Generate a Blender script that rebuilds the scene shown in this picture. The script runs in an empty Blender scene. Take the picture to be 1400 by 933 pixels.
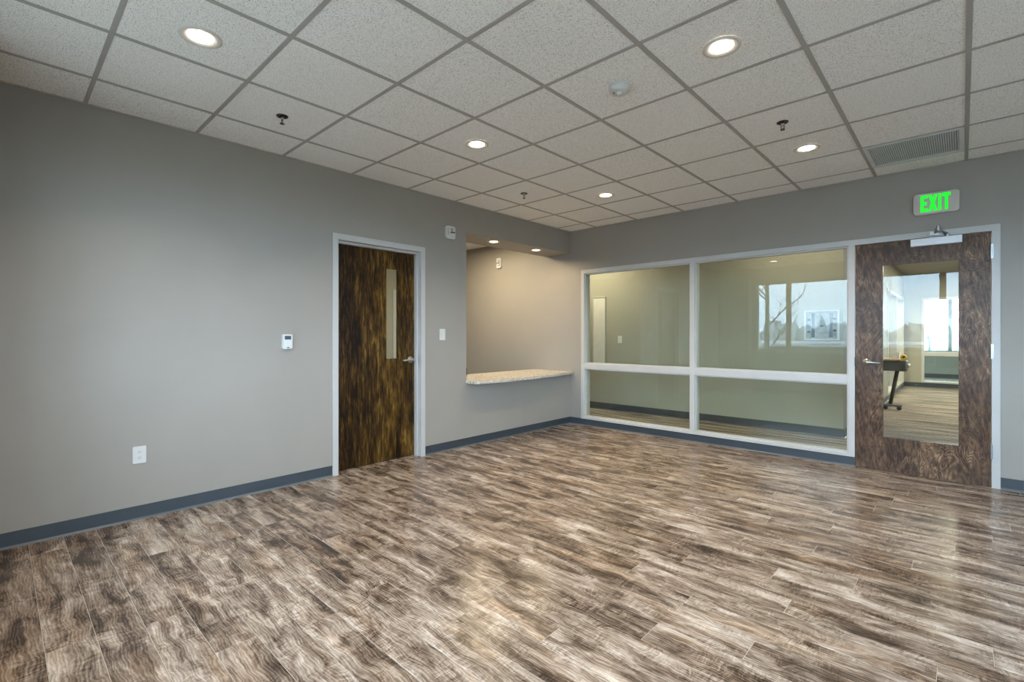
import bpy, bmesh, math, random
from mathutils import Vector, Matrix
random.seed(7)
SC = bpy.context.scene
COL = SC.collection
PI = math.pi

# ------------------------------------------------------------------ camera
H = 2.7194                       # ceiling height
CAM = Vector((4.0798, -5.5712, 1.2476))
cd = bpy.data.cameras.new('camera'); cam = bpy.data.objects.new('camera', cd); COL.objects.link(cam)
cam.location = CAM; cam.rotation_euler = (PI/2, 0, 0.751887)
cd.sensor_width = 36; cd.lens = 658.5245/1400*36; cd.shift_y = -7.57/1400; cd.clip_start = 0.02; cd.clip_end = 500
SC.camera = cam

# ------------------------------------------------------------------ world: plain overcast sky
w = bpy.data.worlds.new('overcast_sky'); SC.world = w; w.use_nodes = True
bg = w.node_tree.nodes['Background']; bg.inputs['Color'].default_value = (0.58, 0.77, 1.0, 1); bg.inputs['Strength'].default_value = 3.7
DOWN = 9.0                       # radiance of the downlight lenses
PDOWN = 3.5                      # watts of each downlight lamp
PSOFF = 1.6                      # watts of each soffit lamp
WARM = (1.0, 0.80, 0.58)
SC.view_settings.view_transform = 'Standard'; SC.view_settings.look = 'None'
SC.view_settings.exposure = 2.05; SC.view_settings.gamma = 1.0; SC.view_settings.use_curve_mapping = False
SC.cycles.use_denoising = True; SC.cycles.use_adaptive_sampling = False
SC.cycles.max_bounces = 12; SC.cycles.diffuse_bounces = 8; SC.cycles.glossy_bounces = 5; SC.cycles.transparent_max_bounces = 24
SC.cycles.sample_clamp_indirect = 8

def area_lamp(name, x, y, z, sx, sy, power, color):
    l = bpy.data.lights.new(name, 'AREA'); l.shape = 'RECTANGLE'; l.size = sx; l.size_y = sy; l.energy = power; l.color = color
    o = bpy.data.objects.new(name, l); COL.objects.link(o); o.location = (x, y, z); return o
# unseen area lamps added to light the spaces beyond the room (hallway, lobby, reception)
area_lamp('hallway_lamp', -0.5, 0.75, H-0.03, 0.8, 0.3, 9, (1.0, 0.86, 0.62))
area_lamp('hallway_lamp', 2.6, 0.8, H-0.03, 1.2, 0.3, 3.6, (1.0, 0.88, 0.64))
area_lamp('lobby_lamp', 4.6, 4.6, H-0.03, 1.2, 1.2, 24, (1.0, 0.89, 0.70))
area_lamp('lobby_lamp', 4.6, 7.8, H-0.03, 1.2, 1.2, 24, (1.0, 0.89, 0.70))
area_lamp('office_lamp', 1.8, 7.6, H-0.03, 1.0, 1.0, 30, (1.0, 0.9, 0.72))
area_lamp('reception_lamp', -1.25, -1.0, H-0.03, 0.6, 0.4, 13, (1.0, 0.83, 0.55))

# ------------------------------------------------------------------ node helpers
def new_mat(name):
    m = bpy.data.materials.new(name); m.use_nodes = True
    nt = m.node_tree; return m, nt, nt.nodes['Principled BSDF']
def N(nt, typ, **kw):
    n = nt.nodes.new(typ)
    for k, v in kw.items():
        if k in n.inputs: n.inputs[k].default_value = v
        else: setattr(n, k, v)
    return n
def lk(nt, a, b): nt.links.new(a, b)
def math_n(nt, op, a, b=None, c=None):
    n = nt.nodes.new('ShaderNodeMath'); n.operation = op
    for i, v in enumerate((a, b, c)):
        if v is None: continue
        if isinstance(v, (int, float)): n.inputs[i].default_value = v
        else: nt.links.new(v, n.inputs[i])
    return n.outputs[0]
def ramp(nt, fac, stops):
    r = nt.nodes.new('ShaderNodeValToRGB'); e = r.color_ramp.elements
    while len(e) < len(stops): e.new(0.5)
    for el, (p, c) in zip(e, stops):
        el.position = p; el.color = (*c, 1) if len(c) == 3 else c
    nt.links.new(fac, r.inputs['Fac']); return r.outputs['Color']
def mixc(nt, fac, a, b, mode='MIX'):
    n = nt.nodes.new('ShaderNodeMix'); n.data_type = 'RGBA'; n.blend_type = mode
    for s, v in ((n.inputs[0], fac), (n.inputs[6], a), (n.inputs[7], b)):
        if hasattr(v, 'links'): nt.links.new(v, s)
        elif isinstance(v, (int, float)): s.default_value = v
        else: s.default_value = (*v, 1)
    return n.outputs[2]
def objcoord(nt, scale, rand=0.0):
    tc = nt.nodes.new('ShaderNodeTexCoord'); out = tc.outputs['Object']
    if rand:
        oi = nt.nodes.new('ShaderNodeObjectInfo')
        cb = nt.nodes.new('ShaderNodeCombineXYZ')
        lk(nt, math_n(nt, 'MULTIPLY', oi.outputs['Random'], rand), cb.inputs[0])
        lk(nt, math_n(nt, 'MULTIPLY', oi.outputs['Random'], rand*0.37), cb.inputs[1])
        lk(nt, math_n(nt, 'MULTIPLY', oi.outputs['Random'], rand*1.71), cb.inputs[2])
        ad = nt.nodes.new('ShaderNodeVectorMath'); ad.operation = 'ADD'
        lk(nt, out, ad.inputs[0]); lk(nt, cb.outputs[0], ad.inputs[1]); out = ad.outputs[0]
    mp = nt.nodes.new('ShaderNodeMapping'); mp.inputs['Scale'].default_value = scale
    lk(nt, out, mp.inputs['Vector']); return mp.outputs[0]
def noise(nt, vec, scale=1.0, detail=4.0, rough=0.55, dist=0.0):
    n = nt.nodes.new('ShaderNodeTexNoise'); n.inputs['Scale'].default_value = scale; n.inputs['Detail'].default_value = detail
    n.inputs['Roughness'].default_value = rough; n.inputs['Distortion'].default_value = dist
    lk(nt, vec, n.inputs['Vector']); return n.outputs['Fac']
def bump(nt, b, h, strength=0.2, dist=0.002):
    n = nt.nodes.new('ShaderNodeBump'); n.inputs['Strength'].default_value = strength; n.inputs['Distance'].default_value = dist
    lk(nt, h, n.inputs['Height']); lk(nt, n.outputs[0], b.inputs['Normal'])

def plain(name, col, rough=0.5, metal=0.0, mottle=0.06, scale=9.0, bmp=0.0):
    m, nt, b = new_mat(name)
    v = objcoord(nt, (1, 1, 1)); f = noise(nt, v, scale, 5)
    lo = tuple(c*(1-mottle) for c in col); hi = tuple(min(1, c*(1+mottle)) for c in col)
    lk(nt, ramp(nt, f, [(0.3, lo), (0.7, hi)]), b.inputs['Base Color'])
    b.inputs['Roughness'].default_value = rough; b.inputs['Metallic'].default_value = metal
    if bmp: bump(nt, b, noise(nt, v, 160, 3), bmp, 0.001)
    return m
def emit(name, col, s):
    m, nt, b = new_mat(name)
    b.inputs['Base Color'].default_value = (*col, 1); b.inputs['Emission Color'].default_value = (*col, 1)
    b.inputs['Emission Strength'].default_value = s; return m
def glass(name, tint, f0=0.055):
    m, nt, b = new_mat(name); nt.nodes.remove(b)
    out = [n for n in nt.nodes if n.type == 'OUTPUT_MATERIAL'][0]
    lw = nt.nodes.new('ShaderNodeLayerWeight'); lw.inputs['Blend'].default_value = 0.5
    p = math_n(nt, 'POWER', lw.outputs['Facing'], 5.0)
    fac = math_n(nt, 'ADD', math_n(nt, 'MULTIPLY', p, 1-f0), f0)
    tr = nt.nodes.new('ShaderNodeBsdfTransparent'); tr.inputs[0].default_value = (*tint, 1)
    gl = nt.nodes.new('ShaderNodeBsdfGlossy'); gl.inputs['Roughness'].default_value = 0.0; gl.inputs[0].default_value = (1, 1, 1, 1)
    mx = nt.nodes.new('ShaderNodeMixShader'); lk(nt, fac, mx.inputs[0]); lk(nt, tr.outputs[0], mx.inputs[1]); lk(nt, gl.outputs[0], mx.inputs[2])
    lk(nt, mx.outputs[0], out.inputs['Surface']); return m

# ------------------------------------------------------------------ materials
M = {}
M['wall'] = plain('wall_paint', (0.302, 0.276, 0.243), 0.55, 0, 0.03, 2.2, 0.08)
M['wall_hall'] = plain('hall_paint', (0.33, 0.315, 0.26), 0.6, 0, 0.03, 2.0)
M['white'] = plain('white_frame_paint', (0.475, 0.465, 0.445), 0.38, 0, 0.03, 6)
M['plastic'] = plain('white_plastic', (0.60, 0.60, 0.58), 0.35, 0, 0.02, 20)
M['dark'] = plain('dark_plastic', (0.02, 0.02, 0.022), 0.4)
M['print'] = plain('dark_print', (0.06, 0.05, 0.05), 0.6)
M['screen'] = plain('thermostat_screen', (0.035, 0.05, 0.06), 0.2)
M['steel'] = plain('satin_steel', (0.46, 0.46, 0.45), 0.30, 1.0, 0.05, 30)
M['alu'] = plain('silver_closer_paint', (0.66, 0.67, 0.68), 0.4, 0.2, 0.04, 20)
M['black_metal'] = plain('dark_sprinkler_metal', (0.045, 0.045, 0.045), 0.35, 0.6)
M['base'] = plain('slate_vinyl_base', (0.036, 0.046, 0.056), 0.42, 0, 0.12, 5)
M['toe'] = plain('vinyl_toe_highlight', (0.10, 0.115, 0.125), 0.25, 0, 0.1, 8)  # lighter than the base: the toe's highlight is put into the colour
M['tee'] = plain('shade_greyed_tee', (0.37, 0.355, 0.335), 0.5, 0, 0.04, 6)  # tees share the tile paint; their shading is put into this grey
M['angle'] = plain('wall_angle_paint', (0.42, 0.40, 0.37), 0.5, 0, 0.04, 6)
M['slab'] = plain('plain_plaster', (0.4, 0.39, 0.37), 0.8)
M['louver'] = plain('grille_paint', (0.60, 0.61, 0.62), 0.45)
M['grille_back'] = plain('grille_duct', (0.15, 0.155, 0.16), 0.8)
M['trim_ring'] = plain('downlight_trim_paint', (0.62, 0.60, 0.57), 0.35)
M['lens'] = emit('downlight_lens', WARM, DOWN)
M['lens2'] = emit('soffit_lens', (1.0, 0.80, 0.52), 5)
M['exit'] = emit('exit_letter_glow', (0.0, 0.75, 0.012), 0.32)
M['exit_plate'] = plain('exit_plate', (0.55, 0.50, 0.46), 0.45)
M['glass'] = glass('clear_glass', (0.94, 0.97, 0.93), 0.030)
M['glass_out'] = glass('window_glass', (0.96, 0.98, 0.97), 0.04)
M['mirrorpanel'] = plain('pale_panel', (0.60, 0.58, 0.54), 0.4)
M['yellow'] = plain('yellow_plastic', (0.75, 0.45, 0.05), 0.4)
M['pine'] = plain('pale_wood', (0.60, 0.42, 0.26), 0.45, 0, 0.15, 30)
M['cart'] = plain('dark_cart', (0.05, 0.045, 0.035), 0.4, 0.1)
M['bark'] = plain('bark', (0.13, 0.12, 0.085), 0.9, 0, 0.3, 6)
M['twig'] = plain('twig', (0.09, 0.085, 0.08), 0.9, 0, 0.3, 6)
M['hazy'] = plain('hazed_treeline', (0.46, 0.49, 0.50), 1.0, 0, 0.25, 0.6)  # distance haze is put into this pale tree colour
M['roof_w'] = plain('white_roof', (0.55, 0.56, 0.57), 0.8, 0, 0.06, 0.4)
M['ground'] = plain('winter_ground', (0.17, 0.155, 0.125), 0.95, 0, 0.2, 0.3)
M['canvas'] = plain('artwork_ground', (0.30, 0.34, 0.38), 0.6, 0, 0.25, 18)
M['art_dark'] = plain('artwork_dark', (0.03, 0.035, 0.05), 0.6, 0, 0.3, 60)

def floor_mat():
    m, nt, b = new_mat('vinyl_plank')
    tc = objcoord(nt, (1, 1, 1), 37)
    wn = nt.nodes.new('ShaderNodeTexNoise'); wn.inputs['Scale'].default_value = 7; wn.inputs['Detail'].default_value = 3; lk(nt, tc, wn.inputs['Vector'])
    sub = nt.nodes.new('ShaderNodeVectorMath'); sub.operation = 'SUBTRACT'; lk(nt, wn.outputs['Color'], sub.inputs[0]); sub.inputs[1].default_value = (.5, .5, .5)
    mul = nt.nodes.new('ShaderNodeVectorMath'); mul.operation = 'MULTIPLY'; lk(nt, sub.outputs[0], mul.inputs[0]); mul.inputs[1].default_value = (.10, .045, 0)
    add = nt.nodes.new('ShaderNodeVectorMath'); add.operation = 'ADD'; lk(nt, tc, add.inputs[0]); lk(nt, mul.outputs[0], add.inputs[1])
    def mp(sc, src=add.outputs[0]):
        n = nt.nodes.new('ShaderNodeMapping'); n.inputs['Scale'].default_value = sc; lk(nt, src, n.inputs['Vector']); return n.outputs[0]
    long_ = noise(nt, mp((1.0, 19, 1)), 1, 6, 0.62, 0.3)
    blotch = noise(nt, mp((3.4, 10, 1)), 1, 6, 0.66, 0.8)
    fine = noise(nt, mp((16, 120, 1)), 1, 4, 0.7, 0.2)
    saw = noise(nt, mp((88, 16, 1)), 1, 3, 0.6, 0.9)
    sawmask = ramp(nt, noise(nt, mp((5, 11, 1), tc), 1, 3, 0.5), [(0.42, (0, 0, 0)), (0.62, (1, 1, 1))])
    wv = nt.nodes.new('ShaderNodeTexWave'); wv.wave_type = 'RINGS'; wv.inputs['Scale'].default_value = 1.0
    wv.inputs['Distortion'].default_value = 9; wv.inputs['Detail'].default_value = 3; wv.inputs['Detail Scale'].default_value = 1.2
    lk(nt, mp((5.5, 26, 1)), wv.inputs['Vector'])
    oi = nt.nodes.new('ShaderNodeObjectInfo')
    v = math_n(nt, 'MULTIPLY', long_, 0.50)
    v = math_n(nt, 'ADD', v, math_n(nt, 'MULTIPLY', blotch, 0.78))
    v = math_n(nt, 'ADD', v, math_n(nt, 'MULTIPLY', fine, 0.24))
    v = math_n(nt, 'ADD', v, math_n(nt, 'MULTIPLY', math_n(nt, 'SUBTRACT', saw, 0.5), math_n(nt, 'MULTIPLY', sawmask, 0.42)))
    v = math_n(nt, 'ADD', v, math_n(nt, 'MULTIPLY', wv.outputs['Fac'], 0.075))
    v = math_n(nt, 'ADD', v, math_n(nt, 'MULTIPLY', oi.outputs['Random'], 0.07))
    v = math_n(nt, 'SUBTRACT', v, 0.362)
    c = ramp(nt, v, [(0.27, (0.024, 0.016, 0.011)), (0.38, (0.085, 0.059, 0.042)), (0.48, (0.200, 0.150, 0.112)), (0.57, (0.33, 0.268, 0.215)), (0.70, (0.53, 0.468, 0.405))])
    tint = noise(nt, mp((2.0, 7, 1), tc), 1, 3)
    c = mixc(nt, ramp(nt, tint, [(0.50, (0, 0, 0)), (0.72, (0.6, 0.6, 0.6))]), c, (0.90, 0.72, 0.52), 'MULTIPLY')
    lk(nt, c, b.inputs['Base Color'])
    b.inputs['Specular IOR Level'].default_value = 0.30
    lk(nt, math_n(nt, 'ADD', math_n(nt, 'MULTIPLY', fine, 0.12), 0.165), b.inputs['Roughness'])
    bump(nt, b, v, 0.22, 0.0012)
    return m
M['plank'] = floor_mat()
M['gap'] = plain('plank_joint', (0.42, 0.37, 0.31), 0.7)

def wood_mat(name, stops, stretch, wts=(0.60, 0.28, 0.20, 0.09, 0.10), curl=2.0, rough=0.32, strip=0.23, strip_axis='X', spec=0.24):
    m, nt, b = new_mat(name)
    sx, sz = stretch
    a = noise(nt, objcoord(nt, (sx, sx, sz), 0), 1, 7, 0.68, curl)
    f = noise(nt, objcoord(nt, (sx*7, sx*7, sz*4), 0), 1, 4, 0.7, 0.5)
    wv = nt.nodes.new('ShaderNodeTexWave'); wv.wave_type = 'BANDS'; wv.bands_direction = 'DIAGONAL'
    wv.inputs['Scale'].default_value = 1.0; wv.inputs['Distortion'].default_value = 11; wv.inputs['Detail'].default_value = 5; wv.inputs['Detail Scale'].default_value = 0.7; wv.inputs['Detail Roughness'].default_value = 0.65
    lk(nt, objcoord(nt, (sx*1.6, sx*1.6, sz*1.1), 0), wv.inputs['Vector'])
    tc = nt.nodes.new('ShaderNodeTexCoord'); sep = nt.nodes.new('ShaderNodeSeparateXYZ'); lk(nt, tc.outputs['Object'], sep.inputs[0])
    st = math_n(nt, 'FLOOR', math_n(nt, 'DIVIDE', sep.outputs[strip_axis], strip))
    wn = nt.nodes.new('ShaderNodeTexWhiteNoise'); wn.noise_dimensions = '1D'; lk(nt, st, wn.inputs['W'])
    v = math_n(nt, 'ADD', math_n(nt, 'MULTIPLY', a, wts[0]), math_n(nt, 'MULTIPLY', f, wts[1]))
    v = math_n(nt, 'ADD', v, math_n(nt, 'MULTIPLY', wv.outputs['Fac'], wts[2]))
    v = math_n(nt, 'ADD', v, math_n(nt, 'MULTIPLY', wn.outputs['Value'], wts[3]))
    if len(wts) > 5:
        cn = noise(nt, objcoord(nt, (sx*0.62, sx*0.62, sz*0.46), 0), 1, 3, 0.5, 0.7)
        rg = math_n(nt, 'MULTIPLY', math_n(nt, 'ADD', math_n(nt, 'SINE', math_n(nt, 'MULTIPLY', cn, 185.0)), 1.0), 0.5)
        msk = ramp(nt, noise(nt, objcoord(nt, (3, 3, 2), 0), 1, 2), [(0.40, (.15, .15, .15)), (0.62, (1, 1, 1))])
        v = math_n(nt, 'ADD', v, math_n(nt, 'MULTIPLY', math_n(nt, 'MULTIPLY', rg, msk), wts[5]))
    v = math_n(nt, 'SUBTRACT', v, wts[4])
    lk(nt, ramp(nt, v, stops), b.inputs['Base Color'])
    b.inputs['Roughness'].default_value = rough; b.inputs['Specular IOR Level'].default_value = spec
    bump(nt, b, f, 0.12, 0.0008)
    return m
M['door_dark'] = wood_mat('dark_stained_veneer', [(0.36, (0.008, 0.004, 0.0015)), (0.47, (0.046, 0.022, 0.005)), (0.57, (0.120, 0.064, 0.012)), (0.70, (0.26, 0.16, 0.04))], (8, 1.6), (0.56, 0.72, 0.03, 0.10, 0.235, 0.05), curl=0.8, strip=0.21, strip_axis='Y')
M['door_brown'] = wood_mat('curly_brown_veneer', [(0.34, (0.036, 0.020, 0.012)), (0.46, (0.088, 0.050, 0.030)), (0.56, (0.150, 0.090, 0.052)), (0.70, (0.33, 0.21, 0.115))], (8, 3.4), (0.60, 0.36, 0.06, 0.09, 0.145, 0.15), curl=2.0, rough=0.30, strip=0.235, strip_axis='X')

def tile_mat():
    m, nt, b = new_mat('fissured_ceiling_tile')
    v = objcoord(nt, (1, 1, 1), 31)
    sp = noise(nt, v, 210, 2, 0.6); sp2 = noise(nt, v, 120, 3, 0.7)
    spots = math_n(nt, 'MULTIPLY', math_n(nt, 'GREATER_THAN', sp, 0.60), 0.8)
    fis = math_n(nt, 'MULTIPLY', math_n(nt, 'GREATER_THAN', sp2, 0.64), 0.7)
    f = math_n(nt, 'MINIMUM', math_n(nt, 'ADD', spots, fis), 1.0)
    lk(nt, mixc(nt, f, (0.87, 0.86, 0.84), (0.27, 0.265, 0.25)), b.inputs['Base Color'])
    b.inputs['Roughness'].default_value = 0.9
    bump(nt, b, math_n(nt, 'SUBTRACT', 1.0, f), 0.3, 0.002)
    return m
M['tile'] = tile_mat()

def granite_mat():
    m, nt, b = new_mat('speckled_granite')
    v = objcoord(nt, (1, 1, 1))
    vo = nt.nodes.new('ShaderNodeTexVoronoi'); vo.inputs['Scale'].default_value = 85; lk(nt, v, vo.inputs['Vector'])
    n1 = noise(nt, v, 45, 5, 0.75); n2 = noise(nt, v, 120, 3, 0.6)
    c = ramp(nt, n1, [(0.34, (0.30, 0.25, 0.19)), (0.5, (0.55, 0.50, 0.41)), (0.66, (0.72, 0.69, 0.62))])
    c = mixc(nt, math_n(nt, 'MULTIPLY', math_n(nt, 'GREATER_THAN', n2, 0.60), 0.85), c, (0.05, 0.04, 0.035))
    c = mixc(nt, 0.08, c, vo.outputs['Color'], 'OVERLAY')
    lk(nt, c, b.inputs['Base Color']); b.inputs['Roughness'].default_value = 0.22
    return m
M['granite'] = granite_mat()

def carpet_mat():
    m, nt, b = new_mat('striped_carpet')
    s = noise(nt, objcoord(nt, (0.9, 24, 1)), 1, 4, 0.65, 0.2); f = noise(nt, objcoord(nt, (60, 60, 1)), 1, 3, 0.7)
    v = math_n(nt, 'SUBTRACT', math_n(nt, 'ADD', math_n(nt, 'MULTIPLY', s, 1.15), math_n(nt, 'MULTIPLY', f, 0.45)), 0.30)
    lk(nt, ramp(nt, v, [(0.40, (0.045, 0.036, 0.030)), (0.50, (0.19, 0.155, 0.125)), (0.61, (0.42, 0.37, 0.31))]), b.inputs['Base Color'])
    b.inputs['Roughness'].default_value = 0.95; bump(nt, b, f, 0.5, 0.004)
    return m
M['carpet'] = carpet_mat()

# ------------------------------------------------------------------ geometry helpers
def box(bm, x0, x1, y0, y1, z0, z1):
    r = bmesh.ops.create_cube(bm, size=1.0)
    for v in r['verts']:
        v.co = Vector(((x0+x1)/2 + v.co.x*(x1-x0), (y0+y1)/2 + v.co.y*(y1-y0), (z0+z1)/2 + v.co.z*(z1-z0)))
    return r['verts']
def bevel(bm, off, seg=2):
    bmesh.ops.bevel(bm, geom=list(bm.edges), offset=off, segments=seg, affect='EDGES', profile=0.5, clamp_overlap=True)
def lathe(bm, profile, seg=32, mat=None):
    """profile of (radius, z) spun round z; mat moves it into place"""
    rings = []
    for r, z in profile:
        if r < 1e-6: rings.append([bm.verts.new((0, 0, z))])
        else: rings.append([bm.verts.new((r*math.cos(2*PI*i/seg), r*math.sin(2*PI*i/seg), z)) for i in range(seg)])
    new = [v for g in rings for v in g]
    for a, b in zip(rings, rings[1:]):
        for i in range(seg):
            j = (i+1) % seg
            if len(a) == 1 and len(b) == 1: continue
            if len(a) == 1: bm.faces.new((a[0], b[i], b[j]))
            elif len(b) == 1: bm.faces.new((a[i], a[j], b[0]))
            else: bm.faces.new((a[i], a[j], b[j], b[i]))
    if mat is not None: bmesh.ops.transform(bm, matrix=mat, verts=new)
    return new
def prism(bm, pts, z0, z1, mat=None):
    lo = [bm.verts.new((x, y, z0)) for x, y in pts]; hi = [bm.verts.new((x, y, z1)) for x, y in pts]
    bm.faces.new(lo[::-1]); bm.faces.new(hi)
    n = len(pts)
    for i in range(n): bm.faces.new((lo[i], lo[(i+1) % n], hi[(i+1) % n], hi[i]))
    if mat is not None: bmesh.ops.transform(bm, matrix=mat, verts=lo+hi)
def tube(bm, pts, radii, seg=8, caps=True):
    rings = []; pts = [Vector(p) for p in pts]
    for i, p in enumerate(pts):
        d = (pts[min(i+1, len(pts)-1)] - pts[max(i-1, 0)]).normalized()
        u = d.cross(Vector((0, 0, 1)) if abs(d.z) < .9 else Vector((0, 1, 0))).normalized(); v = d.cross(u)
        r = radii[i] if hasattr(radii, '__len__') else radii
        rings.append([bm.verts.new(p + u*r*math.cos(2*PI*k/seg) + v*r*math.sin(2*PI*k/seg)) for k in range(seg)])
    for a, b in zip(rings, rings[1:]):
        for k in range(seg): bm.faces.new((a[k], a[(k+1) % seg], b[(k+1) % seg], b[k]))
    if caps: bm.faces.new(rings[0]); bm.faces.new(rings[-1][::-1])
def rrect(w, h, r, seg=4):
    out = []
    for cx, cy, a0 in ((w/2-r, h/2-r, 0), (-w/2+r, h/2-r, PI/2), (-w/2+r, -h/2+r, PI), (w/2-r, -h/2+r, 1.5*PI)):
        for k in range(seg+1): out.append((cx+r*math.cos(a0+k*PI/2/seg), cy+r*math.sin(a0+k*PI/2/seg)))
    return out
def wpos(o):
    v = Vector((0, 0, 0))
    while o is not None: v = v + o.location; o = o.parent
    return v
def mk(name, bm, mat, parent=None, smooth=False, local=False, origin=None):
    """link one mesh object; bm in world coordinates unless local. origin: object origin (world)"""
    bmesh.ops.recalc_face_normals(bm, faces=bm.faces)
    base = wpos(parent) if parent is not None else Vector((0, 0, 0))
    if local: off = Vector((0, 0, 0)); loc = Vector((0, 0, 0))
    else:
        org = Vector(origin) if origin is not None else base
        off = -org; loc = org - base
        bmesh.ops.translate(bm, vec=off, verts=bm.verts)
    me = bpy.data.meshes.new(name); bm.to_mesh(me); bm.free()
    if smooth:
        for p in me.polygons: p.use_smooth = True
    me.materials.append(mat)
    o = bpy.data.objects.new(name, me); COL.objects.link(o); o.location = loc
    if parent is not None: o.parent = parent
    return o
def bmn(): return bmesh.new()
def bx(name, mat, dims, parent=None, bv=0.0, **kw):
    bm = bmn(); box(bm, *dims)
    if bv: bevel(bm, bv)
    return mk(name, bm, mat, parent, **kw)
def thing(name, label, cat, loc, group=None):
    o = bpy.data.objects.new(name, None); COL.objects.link(o); o.location = loc; o.empty_display_size = 0.05
    o['label'] = label; o['category'] = cat
    if group: o['group'] = group
    return o
def struct_empty(name, loc=(0, 0, 0), label=None):
    o = bpy.data.objects.new(name, None); COL.objects.link(o); o.location = loc; o['kind'] = 'structure'
    if label: o['label'] = label; 
    return o
def S(o, label=None):
    o['kind'] = 'structure'
    if label: o['label'] = label
    return o
def tag(o, label, cat, group=None):
    o['label'] = label; o['category'] = cat
    if group: o['group'] = group
    return o
def copy_tree(src, loc, label=None, group=None):
    r = src.copy(); COL.objects.link(r); r.location = loc
    if label: r['label'] = label
    if group: r['group'] = group
    for ch in list(src.children):
        c = ch.copy(); COL.objects.link(c); c.parent = r
        for g in ch.children:
            d = g.copy(); COL.objects.link(d); d.parent = c
    return r
def panel(us, vs, holes, axis, p0, p1):
    """a solid wall slab with rectangular holes, one connected mesh. axis 0: plane x (u=y), axis 1: plane y (u=x); v=z"""
    bm = bmn(); us = sorted(set(us)); vs = sorted(set(vs)); vert = {}
    def V(i, j, k):
        if (i, j, k) not in vert:
            p = p0 if k == 0 else p1
            vert[(i, j, k)] = bm.verts.new((p, us[i], vs[j]) if axis == 0 else (us[i], p, vs[j]))
        return vert[(i, j, k)]
    def solid(i, j):
        if i < 0 or j < 0 or i >= len(us)-1 or j >= len(vs)-1: return False
        u = (us[i]+us[i+1])/2; v = (vs[j]+vs[j+1])/2
        return not any(a < u < b and c < v < d for a, b, c, d in holes)
    for i in range(len(us)-1):
        for j in range(len(vs)-1):
            if not solid(i, j): continue
            bm.faces.new((V(i, j, 0), V(i+1, j, 0), V(i+1, j+1, 0), V(i, j+1, 0)))
            bm.faces.new((V(i, j, 1), V(i, j+1, 1), V(i+1, j+1, 1), V(i+1, j, 1)))
            for di, dj, e in ((-1, 0, ((i, j), (i, j+1))), (1, 0, ((i+1, j), (i+1, j+1))), (0, -1, ((i, j), (i+1, j))), (0, 1, ((i, j+1), (i+1, j+1)))):
                if not solid(i+di, j+dj):
                    (a, b), (c, d) = e
                    bm.faces.new((V(a, b, 0), V(c, d, 0), V(c, d, 1), V(a, b, 1)))
    return bm
def ring(bm, a0, a1, b0, b1, wd, axis, p0, p1):
    """rectangular picture-frame ring as one connected mesh in plane axis"""
    us = [a0, a0+wd, a1-wd, a1]; vs = [b0, b0+wd, b1-wd, b1]
    t = panel(us, vs, [(a0+wd, a1-wd, b0+wd, b1-wd)], axis, p0, p1)
    me = bpy.data.meshes.new('tmp'); t.to_mesh(me); t.free(); bm.from_mesh(me); bpy.data.meshes.remove(me)

# ------------------------------------------------------------------ the room shell
RX = 6.75                      # right wall
PIER = 0.65; YP = -5.60; YR = -5.85   # rear pier face and recessed window wall
DY0, DY1 = -3.541, -2.538      # outer edges of the left door frame
OY = -1.962                    # near jamb of the reception opening
CZ = 0.740                     # countertop top
HZ = 2.412                     # underside of header
wl = S(mk('wall_left', panel([-6.0, DY0+.005, DY1-.005, OY, 0.0], [0, CZ-0.032, 2.15, HZ, H+.1],
       [(DY0+.005, DY1-.005, 0, 2.15), (OY, 0.1, CZ-0.032, HZ)], 0, 0.0, -0.12), M['wall']), 'warm grey painted wall with a door and a reception opening')
bx('soffit', M['wall'], (-0.44, -0.1201, OY-0.25, 0.0, HZ, H+.06), wl)
wb = S(mk('wall_back', panel([-3.3, 0.202, 3.330, 4.301, RX+.12], [0, 0.092, 2.153, H+.1],
       [(0.202, 3.330, 0.092, 2.153), (3.330, 4.301, 0, 2.153)], 1, 0.0, 0.12), M['wall']), 'warm grey painted back wall around the glazed screen and door')
S(mk('wall_right', panel([-6.1, -5.3, -1.5, 0.0], [0, 0.93, 2.335, H+.1], [(-5.3, -1.5, 0.93, 2.335)], 0, RX, RX+.16), M['wall']))  # opening cut for the added daylight window
WX = [(0.80, 6.45)]
wr = S(mk('wall_rear', panel([PIER, 0.745, 6.45, RX], [0, 0.90, 2.395, H+.1], [(0.745, 6.45, 0.90, 2.395)], 1, YR, YR-.16), M['wall']))
bx('pier', M['wall'], (0.0, PIER, YR-.16, YP, 0, H+.06), wr)

# floor: slab and single planks
fl = S(bx('floor', M['gap'], (-0.12, RX, -6.0, 0.12, -0.06, -0.0012)), 'wood-look vinyl plank floor with streaked brown and pale grain')
PWID = 0.1524; PLEN = 1.2192; G = 0.0016
plank_cache = {}
def plank_mesh(L, Wd):
    key = (round(L, 4), round(Wd, 4))
    if key in plank_cache: return plank_cache[key]
    bm = bmn(); box(bm, G/2, L-G/2, G/2, Wd-G/2, -0.004, 0.0)
    top = [e for e in bm.edges if all(abs(v.co.z) < 1e-6 for v in e.verts)]
    bmesh.ops.bevel(bm, geom=top, offset=0.0009, segments=1, affect='EDGES')
    bmesh.ops.recalc_face_normals(bm, faces=bm.faces)
    me = bpy.data.meshes.new('plank'); bm.to_mesh(me); bm.free(); me.materials.append(M['plank'])
    plank_cache[key] = me; return me
rp = random.Random(11); prev = 0
y = -5.290 - 4*PWID
while y < 0.0:
    y1 = min(y+PWID, 0.0)
    off = (prev + rp.uniform(0.32, 0.9)) % PLEN; prev = off
    x = off - PLEN
    while x < RX:
        a, b = max(x, 0.0), min(x+PLEN, RX)
        if y < YP and a < PIER: a = max(a, PIER)
        if b - a > 0.03:
            o = bpy.data.objects.new('plank', plank_mesh(b-a, y1-y)); COL.objects.link(o); o.parent = fl; o.location = (a, y, 0)
        x += PLEN
    y = y1

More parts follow.
